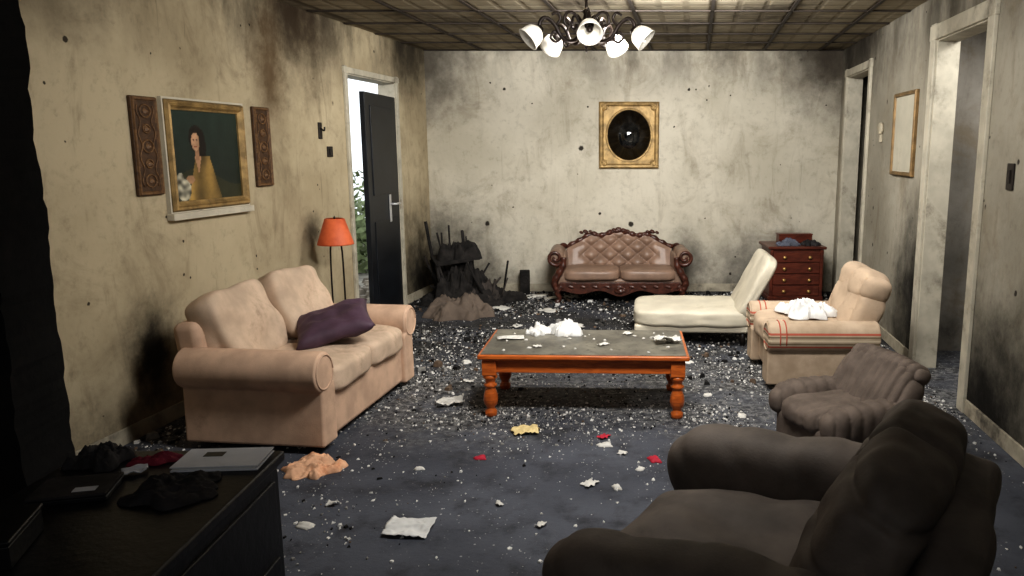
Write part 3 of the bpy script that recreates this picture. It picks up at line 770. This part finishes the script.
for k in range(5):
    a = math.radians(-90+4+72*k); ca, sa = math.cos(a), math.sin(a)
    def P(r, z): return (r*ca, r*sa, z)
    tube('arm', crom([P(0.03, 2.29), P(0.09, 2.235), P(0.16, 2.255), P(0.21, 2.33), P(0.265, 2.365), P(0.30, 2.34), P(0.305, 2.30)], 6), 0.013, m_bronze, cl, 8)
    tube('scroll', crom([P(0.04, 2.34), P(0.08, 2.40), P(0.13, 2.40), P(0.145, 2.345), P(0.11, 2.325), P(0.095, 2.355)], 5), 0.010, m_bronze, cl, 6)
    tube('scroll', crom([P(0.16, 2.255), P(0.20, 2.225), P(0.235, 2.25), P(0.215, 2.285), P(0.195, 2.27)], 5), 0.009, m_bronze, cl, 6)
    tube('scroll', crom([P(0.20, 2.32), P(0.17, 2.365), P(0.19, 2.40), P(0.225, 2.385)], 5), 0.009, m_bronze, cl, 6)
    rot = Matrix.Rotation(a, 4, 'Z') @ Matrix.Rotation(math.radians(-50), 4, 'Y')
    sh = lathe('glass_shade', [(0.020, 0.0), (0.036, -0.008), (0.058, -0.03), (0.068, -0.06), (0.070, -0.085), (0.077, -0.102), (0.072, -0.102), (0.064, -0.084), (0.062, -0.06), (0.052, -0.034), (0.028, -0.012)], (0, 0, 0), m_opal, cl, seg=22, cap=False)
    cp = lathe('shade_cap', [(0.006, 0.02), (0.022, 0.015), (0.030, 0.0), (0.032, -0.012)], (0, 0, 0), m_bronze, cl, seg=14)
    bb = lathe('bulb', [(0.008, -0.01), (0.02, -0.045), (0.02, -0.06), (0.006, -0.08)], (0, 0, 0), m_bronze, cl, seg=12)
    for o_ in (sh, cp, bb):
        o_.location = P(0.305, 2.295); o_.rotation_euler = rot.to_euler()

# ---------------------------------------------------------------- WALL PIECES
m_gold = M('gilded_frame', C(158, 131, 86), 0.5, 0.35, 14, 0.3, 60, metallic=0.3, dirt=0.32, dirtc=C(66, 50, 32), dscale=8)
def ring_frame(name, w, h, prof, mat, parent, loc=(0, 0, 0)):
    V = []; F = []
    for ins, pr in prof:
        x, z = w/2-ins, h/2-ins
        V += [(-x, -pr, -z), (x, -pr, -z), (x, -pr, z), (-x, -pr, z)]
    for k in range(len(prof)-1):
        for i in range(4):
            j = (i+1) % 4
            F.append((k*4+i, k*4+j, k*4+4+j, k*4+4+i))
    return mk(name, V, F, mat, parent, False, loc)
mr = empty('oval_mirror', (0.315, YB-0.002, 1.725), 0)
V = []; F = []; N = 72
W2, H2 = 0.325, 0.355
def sq(t, w, h):
    c, s_ = math.cos(t), math.sin(t); k = 1/max(abs(c), abs(s_)); return (c*k*w, s_*k*h)
for typ, w, h, pr in (('s', W2, H2, 0.0), ('s', W2, H2, 0.03), ('s', W2-.015, H2-.015, 0.045), ('s', W2-.035, H2-.035, 0.04), ('s', W2-.05, H2-.05, 0.024), ('e', 0.255, 0.290, 0.024), ('e', 0.248, 0.283, 0.040), ('e', 0.236, 0.27, 0.038), ('e', 0.23, 0.264, 0.015)):
    for i in range(N):
        t = 2*pi*(i+0.0)/N+pi/4
        x, z = sq(t, w, h) if typ == 's' else (w*math.cos(t), h*math.sin(t))
        V.append((x, -pr, z))
for k in range(8):
    for i in range(N):
        j = (i+1) % N; F.append((k*N+i, k*N+j, (k+1)*N+j, (k+1)*N+i))
mk('gilded_frame', V, F, m_gold, mr)
gm = G('smoked_mirror', 0.05, 0.0, 1.0); o = gm.obj()
gm.color(gm.mix(gm.rng(gm.noise(o, 2.5, 5), 0.4, 0.7), C(12, 12, 12), C(46, 46, 45)))
lathe('mirror_glass', [(0.001, 0.018), (1.0, 0.016), (1.0, 0.004)], (0, 0, 0), gm.m, mr, rot=(pi/2, 0, 0), seg=48).scale = (0.234, 0.268, 1)
for sx in (-1, 1):
    for sz in (-1, 1):
        soft('corner_ornament', (0.07, 0.03, 0.07), (sx*0.268, -0.034, sz*0.298), m_gold, mr, n=2.2, seg=5, wr=0.008, ws=40)

def portrait(x, y):
    nz = noise.noise(Vector((x*9, y*9, 1)))*0.12+noise.noise(Vector((x*30, y*30, 5)))*0.06
    c = Vector((30, 42, 37))*(0.8+0.5*y)
    if y < 0.26 + 0.1*math.sin(x*5): c = Vector((50, 52, 36))
    X = x+0.20
    def ell(cx, cy, rx, ry): return ((X-cx)/rx)**2+((y-cy)/ry)**2
    if ell(0.545, 0.69, 0.105, 0.15) < 1: c = Vector((24, 17, 14))
    if ell(0.62, 0.60, 0.06, 0.2) < 1: c = Vector((24, 17, 14))
    if y < 0.50 and abs(X-0.62) < 0.10+0.30*(0.50-y): c = Vector((146, 118, 66))*(0.9+0.5*noise.noise(Vector((x*7, y*3, 9))))
    if y < 0.50 and abs(X-0.55) < 0.05*(y-0.3)/0.2 and y > 0.3: c = Vector((176, 136, 104))
    if abs(X-0.54) < 0.028 and 0.45 < y < 0.58: c = Vector((156, 118, 90))
    if ell(0.53, 0.655, 0.058, 0.10) < 1: c = Vector((188, 148, 116))*(1.05-0.9*max(0, X-0.54)*3)
    if ell(0.51, 0.675, 0.012, 0.009) < 1 or ell(0.555, 0.675, 0.012, 0.009) < 1: c = Vector((50, 34, 26))
    if ell(0.53, 0.60, 0.02, 0.008) < 1: c = Vector((150, 66, 52))
    if ell(0.42, 0.24, 0.06, 0.045) < 1: c = Vector((170, 132, 100))
    if ((x-0.12)/0.10)**2+((y-0.13)/0.12)**2 < 1 or ((x-0.08)/0.05)**2+((y-0.25)/0.07)**2 < 1: c = Vector((170, 165, 146))*(0.85+0.8*noise.noise(Vector((x*16, y*16, 2))))
    c = c*(1+nz)
    return C(*[max(0, min(255, v)) for v in c])
def wallitem(name, side, y, z):
    return empty(name, ((XL(y)+0.001 if side == 'L' else XR(y)-0.001), y, z), AL if side == 'L' else AR)
g = G('oil_painting', 0.4, 0, 0.4); at = g.n('ShaderNodeAttribute', attribute_name='Col'); g.color(at.outputs['Color']); g.bump(g.noise(g.obj(), 60, 4), 0.15, 0.003)
m_oil = g.m
ptg = wallitem('framed_portrait_painting', 'L', 4.93, 1.535)
pw, ph = 0.76, 0.65
m_sill = M('white_surround_paint', C(196, 188, 170), 0.7, 0.1, 7, 0.1, 40, dirt=0.25)
ring_frame('painted_surround', pw+0.02, ph+0.02, [(0, 0), (0, 0.025), (0.012, 0.025), (0.012, 0.01)], m_sill, ptg)
box('ledge', (pw+0.04, 0.05, 0.04), (0, -0.025, -ph/2-0.025), m_sill, ptg, b=0.004)
ring_frame('gilded_frame', pw-0.01, ph-0.01, [(0, 0.005), (0, 0.03), (0.010, 0.045), (0.022, 0.04), (0.032, 0.046), (0.045, 0.03), (0.055, 0.026), (0.057, 0.012)], m_gold, ptg)
n = 90; V = []; F = []; cols = []
cw, chh = pw-0.11, ph-0.11
for i in range(n+1):
    for j in range(n+1):
        V.append((-cw/2+cw*i/n, -0.016, -chh/2+chh*j/n)); cols.append(portrait(i/n, j/n))
for i in range(n):
    for j in range(n):
        a = i*(n+1)+j; F.append((a, a+n+1, a+n+2, a+1))
cv = mk('canvas', V, F, m_oil, ptg)
ca_ = cv.data.color_attributes.new('Col', 'FLOAT_COLOR', 'POINT')
for i, c in enumerate(cols): ca_.data[i].color = c

m_carv = wood('carved_plaque_wood', C(90, 64, 42), C(56, 39, 26), 0.6, (8, 8, 8), dirt=0.1)
m_carv2 = wood('carved_plaque_relief', C(128, 95, 60), C(84, 59, 38), 0.6, (8, 8, 8))
for nm, y, w in (('carved_wood_plaque', 4.41, 0.20), ('carved_wood_plaque.001', 5.53, 0.19)):
    e = wallitem(nm, 'L', y, 1.59); h = 0.54
    box('board', (w, 0.022, h), (0, -0.011, 0), m_carv, e, b=0.006)
    ring_frame('raised_border', w-0.006, h-0.006, [(0, 0.02), (0.004, 0.030), (0.014, 0.030), (0.020, 0.022)], m_carv2, e)
    for k in range(5):
        zz = -0.19+k*0.095
        ringp = [((0.034 if k % 2 == 0 else 0.022)*math.cos(t)*1.2, -0.024, zz+(0.034 if k % 2 == 0 else 0.022)*math.sin(t)) for t in [2*pi*i/20 for i in range(21)]]
        tube('relief_scroll', ringp, 0.005, m_carv2, e, 6)
        soft('relief_flower', (0.034, 0.014, 0.034), (0, -0.024, zz), m_carv2, e, n=2, seg=4, wr=0.006, ws=50)
    for sx in (-1, 1):
        tube('relief_vine', [(sx*(0.055+0.012*math.sin(i*0.9)), -0.024, -0.22+0.44*i/24) for i in range(25)], 0.004, m_carv2, e, 6)
m_sw = M('dark_plastic', C(34, 28, 24), 0.5)
m_swl = M('ivory_plastic', C(170, 160, 140), 0.5)
e = wallitem('light_switch', 'L', 6.50, 1.555)
box('plate', (0.085, 0.012, 0.085), (0, -0.006, 0), m_sw, e, b=0.004); box('rocker', (0.04, 0.012, 0.05), (0, -0.015, 0), m_sw, e, b=0.003)
e = wallitem('wall_hook', 'L', 6.36, 1.72)
box('plate', (0.05, 0.012, 0.13), (0, -0.006, 0), m_sw, e, b=0.004)
tube('hook', crom([(0, -0.01, 0.02), (0, -0.04, 0.0), (0, -0.045, 0.03)], 5), 0.007, m_sw, e, 6)
e = wallitem('light_switch.001', 'R', 4.20, 1.43)
box('plate', (0.08, 0.012, 0.14), (0, -0.006, 0), m_sw, e, b=0.004); box('rocker', (0.035, 0.012, 0.07), (0, -0.015, 0), m_sw, e, b=0.003)
e = wallitem('wall_clock', 'R', 6.90, 1.75)
lathe('case', [(0.05, 0), (0.055, 0.02), (0.045, 0.03), (0.001, 0.031)], (0, 0, 0), m_swl, e, rot=(pi/2, 0, 0), seg=20)
box('pendant', (0.04, 0.02, 0.07), (0, -0.01, -0.08), m_swl, e, b=0.004)
fp = wallitem('framed_print', 'R', 6.20, 1.69)
m_gold2 = M('dull_gold_frame', C(120, 96, 62), 0.5, 0.3, 14, 0.2, 60, metallic=0.3, dirt=0.2)
ring_frame('frame', 0.58, 0.64, [(0, 0), (0, 0.02), (0.008, 0.03), (0.026, 0.028), (0.032, 0.012)], m_gold2, fp)
m_mat = M('faded_print_paper', C(172, 166, 150), 0.6, 0.1, 4, 0.05, dirt=0.2, dirtc=C(130, 120, 100))
box('print', (0.53, 0.008, 0.59), (0, -0.010, 0), m_mat, fp, b=0.0)

# ---------------------------------------------------------------- BACK-LEFT DEBRIS
m_ash = M('charred_debris', C(36, 33, 31), 0.95, 0.6, 10, 0.5, 40)
m_ash2 = M('scorched_fabric', C(62, 56, 52), 0.95, 0.4, 10, 0.4, 40, dirt=0.4)
m_bl = M('brown_blanket_wool', C(104, 92, 82), 0.95, 0.25, 6, 0.3, 80, dirt=0.3)
dp = empty('charred_debris_pile', (-1.45, 8.12, 0), 0)
bch = empty('broken_chair_frame', (-0.08, 0.06, 0.03)); bch.parent = dp; bch.rotation_euler = (0.12, -0.10, math.radians(20))
for sx in (-1, 1):
    tube('front_leg', [(sx*0.17, -0.17, 0), (sx*0.17, -0.16, 0.42)], 0.017, m_ash, bch, 8)
    tube('rear_post', crom([(sx*0.17, 0.20, 0), (sx*0.17, 0.16, 0.4), (sx*0.18, 0.20, 0.62), (sx*0.185, 0.24, 0.72-0.08*sx)], 5), 0.017, m_ash, bch, 8)
    tube('side_stretcher', [(sx*0.17, -0.16, 0.18), (sx*0.17, 0.18, 0.18)], 0.010, m_ash, bch, 8)
box('seat', (0.38, 0.38, 0.03), (0, 0, 0.43), m_ash, bch, b=0.008)
tube('slat', [(-0.06, 0.18, 0.44), (-0.08, 0.26, 0.66)], 0.010, m_ash, bch, 6)
crumple('burnt_coat_on_seat', 0.42, 0.40, 0.26, (-0.06, 0.04, 0.44), m_ash, dp, rz=0.5, seed=47, n=36, fr=8, irr=0.35)
crumple('burnt_sacking', 0.56, 0.46, 0.56, (0.0, -0.08, 0.0), m_ash, dp, rz=0.2, seed=49, n=44, fr=7, irr=0.3)
crumple('scorched_cushion_cover', 0.36, 0.30, 0.34, (0.24, -0.06, 0.0), m_ash2, dp, rz=0.9, seed=53, n=36, fr=6, irr=0.3)
crumple('heap', 1.0, 0.75, 0.22, (0.10, 0.0, 0), m_ash, dp, seed=41, n=44, fr=9, irr=0.2)
for k in range(22):
    x = random.uniform(-0.28, 0.45); y = random.uniform(-0.25, 0.3); a = random.random()*6
    tube('stick', [(x, y, 0.09), (x+0.17*math.cos(a), y+0.14*math.sin(a), 0.14+random.random()*0.32)], random.uniform(0.006, 0.016), m_ash if k % 3 else m_ash2, dp, 6)
for k, (x, z) in enumerate(((-0.24, 0.70), (-0.16, 0.78), (0.02, 0.66), (0.08, 0.58))):
    tube('long_stick', [(x+0.10, 0.05, 0.15), (x+0.02, 0.15, z*0.6), (x, 0.22, z)], 0.010, m_ash, dp, 6)
crumple('brown_blanket', 0.60, 0.46, 0.26, (-1.34, 7.40, 0.0), m_bl, rz=0.4, seed=46, n=44, fr=6)
cbx = empty('burnt_speaker', (-0.83, 8.56, 0), 0.1)
box('body', (0.11, 0.12, 0.26), (0, 0, 0.13), m_ash, cbx, b=0.012)
lathe('cone', [(0.040, 0), (0.036, 0.006), (0.012, -0.002)], (0, -0.06, 0.16), m_ash, cbx, rot=(pi/2, 0, 0), seg=16)

# ---------------------------------------------------------------- FLOOR LITTER
fd = empty('floor_debris', (0, 0, 0), 0)
m_y = M('yellow_paper', C(206, 186, 136), 0.8, 0.15, 9, 0.05)
m_r = M('red_scrap', C(178, 40, 60), 0.7, 0.15, 9, 0.05)
m_peach = M('peach_cloth', C(214, 170, 138), 0.85, 0.2, 8, 0.2, 70, dirt=0.4, dirtc=C(180, 108, 62), dscale=7)
crumple('peach_towel', 0.27, 0.25, 0.08, (-1.42, 3.70, 0), m_peach, rz=0.5, seed=52, fr=5, n=40)
crumple('crumpled_paper', 0.19, 0.16, 0.045, (-0.80, 3.07, 0), m_white, rz=-0.1, seed=53, fr=3, irr=0.05, rd=0.0)
crumple('crumpled_paper.001', 0.17, 0.11, 0.05, (-0.94, 4.70, 0), m_paper, rz=0.3, seed=56, fr=3, rd=0.0, irr=0.1)
crumple('crumpled_paper.002', 0.15, 0.11, 0.04, (-0.42, 4.22, 0), m_y, rz=0.2, seed=57, fr=3, rd=0.0, irr=0.1)
crumple('crumpled_paper.003', 0.22, 0.16, 0.06, (0.98, 3.45, 0), m_white, rz=0.2, seed=59, fr=4, rd=0.0)
def scrap(k, x, y, w, mat, nm='paper_scrap'):
    crumple(nm, w, w*0.7, 0.022, (x, y, 0), mat, fd, rz=k*0.9, seed=60+k, n=8, fr=3, rd=0.1 if k % 2 else 0.6, irr=0.2)
for k, (x, y, w) in enumerate([(-0.62, 3.84, .07), (0.02, 4.14, .07), (0.28, 3.82, .09), (0.55, 4.2, .05)]): scrap(k, x, y, w, m_r, 'red_scrap')
for k, (x, y, w) in enumerate([(0.025, 4.02, .09), (-0.05, 3.52, .08), (0.08, 3.48, .06), (0.12, 3.9, .05), (-0.86, 6.1, .14), (-0.75, 6.9, .12), (-1.0, 7.75, .2), (-1.2, 3.3, .05), (0.2, 3.7, .05), (-0.2, 6.9, .15), (0.65, 5.7, .10), (-0.5, 8.3, .22), (0.85, 4.5, .08), (-0.45, 3.3, .04), (-0.9, 3.7, .05), (-0.25, 3.1, .05), (-1.0, 5.7, .1), (-0.5, 7.6, .2), (-0.7, 8.40, .25), (-0.3, 6.2, .1), (0.3, 6.0, .08), (-0.9, 5.2, .07), (0.7, 4.9, .07), (-0.3, 8.35, .2), (-1.25, 3.1, .08)]):
    scrap(k, x, y, w, m_paper)

def chips(name, N, dens, smin, smax, mats, thick=0.4, weights=None, y0=2.5, y1=8.62):
    V = []; F = []; MI = []
    c = 0
    while c < N:
        y = random.uniform(y0, y1); x = random.uniform(XL(y)+0.05, XR(y)-0.05)
        if random.random() > dens(x, y): continue
        c += 1
        s_ = smin+(smax-smin)*random.random()**3
        hh = s_*random.uniform(0.1, thick); b = len(V); k = random.choice((3, 4, 5)); a0 = random.random()*6.28
        tl = Vector((random.uniform(-.3, .3), random.uniform(-.3, .3)))
        el = random.uniform(0.4, 1)
        pts = []
        for i in range(k):
            a = a0+2*pi*i/k; r = s_*random.uniform(0.6, 1.1)
            pts.append((r*math.cos(a)*el, r*math.sin(a)))
        for z in (0, 1):
            for (px, py) in pts:
                V.append((x+px*(1-0.2*z), y+py*(1-0.2*z), 0.001 if z == 0 else 0.002+hh+abs(tl.x*px+tl.y*py)))
        F.append(tuple(b+i for i in range(k))[::-1]); F.append(tuple(b+k+i for i in range(k)))
        nf = 2
        for i in range(k): F.append((b+i, b+(i+1) % k, b+k+(i+1) % k, b+k+i)); nf += 1
        mi = random.choices(range(len(mats)), weights)[0]; MI += [mi]*nf
    ob = mk(name, V, F, mats, fd)
    for p_, m_i in zip(ob.data.polygons, MI): p_.material_index = m_i
    return ob
m_cw = M('plaster_chip', C(214, 212, 207), 0.9, 0.2, 30, 0)
m_cg = M('grey_chip', C(138, 136, 132), 0.9, 0.3, 30, 0)
m_ck = M('black_chip', C(18, 17, 16), 0.9, 0.3, 30, 0)
m_cb = M('brown_chip', C(96, 80, 66), 0.9, 0.3, 30, 0)
def clump(x, y): return max(0, 0.35+1.9*noise.noise(Vector((x*1.1, y*1.1, 3.3))))
def d_ash(x, y):
    f = math.exp(-((y-4.85)/0.6)**2)
    f += 0.15*math.exp(-((y-6.2)/0.9)**2)
    if x < -1.0: f += 0.5*math.exp(-((y-4.0)/0.8)**2)
    if x > 0.6: f += 0.5*math.exp(-((y-4.9)/0.7)**2)
    return min(1, f*max(0.1, 0.5+1.9*noise.noise(Vector((x*1.6, y*1.6, 8.3)))))
def d_far(x, y):
    f = 0.5 if y < 7.4 else 1.0
    return min(1, f*clump(x, y)*min(1, max(0, (y-4.6)/1.2)))
def d_all(x, y):
    side = 0.4 if (x < XL(y)+0.7 or x > XR(y)-0.8) and y > 3.4 else 0
    return min(1, (0.14+side+(0.3 if y > 4.2 else 0))*clump(x, y))
chips('pale_ash_rubble', 10000, d_ash, 0.003, 0.016, [m_cw, m_cg, m_ck, m_cb], 0.4, [7, 6, 3, 0.5])
chips('dark_rubble', 7000, d_far, 0.005, 0.024, [m_cw, m_cg, m_ck, m_cb], 0.5, [2.6, 4, 8, 1])
chips('scattered_rubble', 3200, d_all, 0.004, 0.02, [m_cw, m_cg, m_ck, m_cb], 0.4, [7, 4, 3, 0.6])
chips('charred_coarse_rubble', 900, lambda x, y: 1.0 if (y > 7.9 or x < XL(y)+0.3) and y > 3.4 else 0.10*(y > 5), 0.015, 0.055, [m_cw, m_cg, m_ck, m_cb], 0.6, [1.6, 2, 9, 2])
chips('plaster_flakes', 1700, lambda x, y: 0.8 if y < 5 else 1.0, 0.003, 0.017, [m_cw], 0.2, [1])

# ---------------------------------------------------------------- LIGHTS
def area(name, loc, target, size, sy, power, col=(1, 1, 1)):
    l = bpy.data.lights.new(name, 'AREA'); l.shape = 'RECTANGLE'; l.size = size; l.size_y = sy; l.energy = power; l.color = col
    o = bpy.data.objects.new(name, l); COLL.objects.link(o); o.location = loc
    d = Vector(target)-Vector(loc); o.rotation_euler = d.to_track_quat('-Z', 'Y').to_euler(); return o
area('ceiling_light_front', (0.3, 3.1, 2.5), (0.0, 6.3, 0.4), 1.1, 0.45, 98, (1, 0.985, 0.955))
area('back_wall_fill', (0.4, 5.30, 2.52), (0.25, 8.7, 0.75), 1.3, 0.25, 96, (1, 0.99, 0.965))  # unseen fill lamp, added to brighten the back wall
area('foreground_fill', (-0.2, -0.8, 2.5), (-0.1, 2.2, 0.5), 0.8, 0.8, 14, (0.96, 0.98, 1))  # weak fill behind the camera, added to lift the dark foreground
area('hall_light', (XR(5.2)+0.6, 5.1, 2.5), (XR(5.2)+0.6, 5.1, 0), 0.5, 0.5, 20, (1, 0.985, 0.96))
l = bpy.data.lights.new('ceiling_fill', 'POINT'); l.energy = 18; l.color = (1, 0.96, 0.89); l.shadow_soft_size = 0.12  # added fill under the unlit chandelier, brightens the ceiling
o = bpy.data.objects.new('ceiling_fill', l); COLL.objects.link(o); o.location = (-0.08, 5.1, 1.98)

w = bpy.data.worlds.new('overcast_sky'); sc.world = w; w.use_nodes = True
bg = w.node_tree.nodes['Background']; bg.inputs[0].default_value = (0.9, 0.95, 1.0, 1); bg.inputs[1].default_value = 1.4

# ---------------------------------------------------------------- CAMERA
cd = bpy.data.cameras.new('camera'); cam = bpy.data.objects.new('camera', cd); COLL.objects.link(cam)
cd.sensor_width = 36; cd.lens = 785/1024*36; cd.shift_x = -88/1024; cd.clip_start = 0.05
cam.location = (0, 0, 1.572); cam.rotation_euler = (math.radians(80), 0, 0)
sc.camera = cam
sc.view_settings.view_transform = 'Standard'
try:
    sc.view_settings.look = 'Medium High Contrast'
except Exception:
    sc.view_settings.look = 'None'
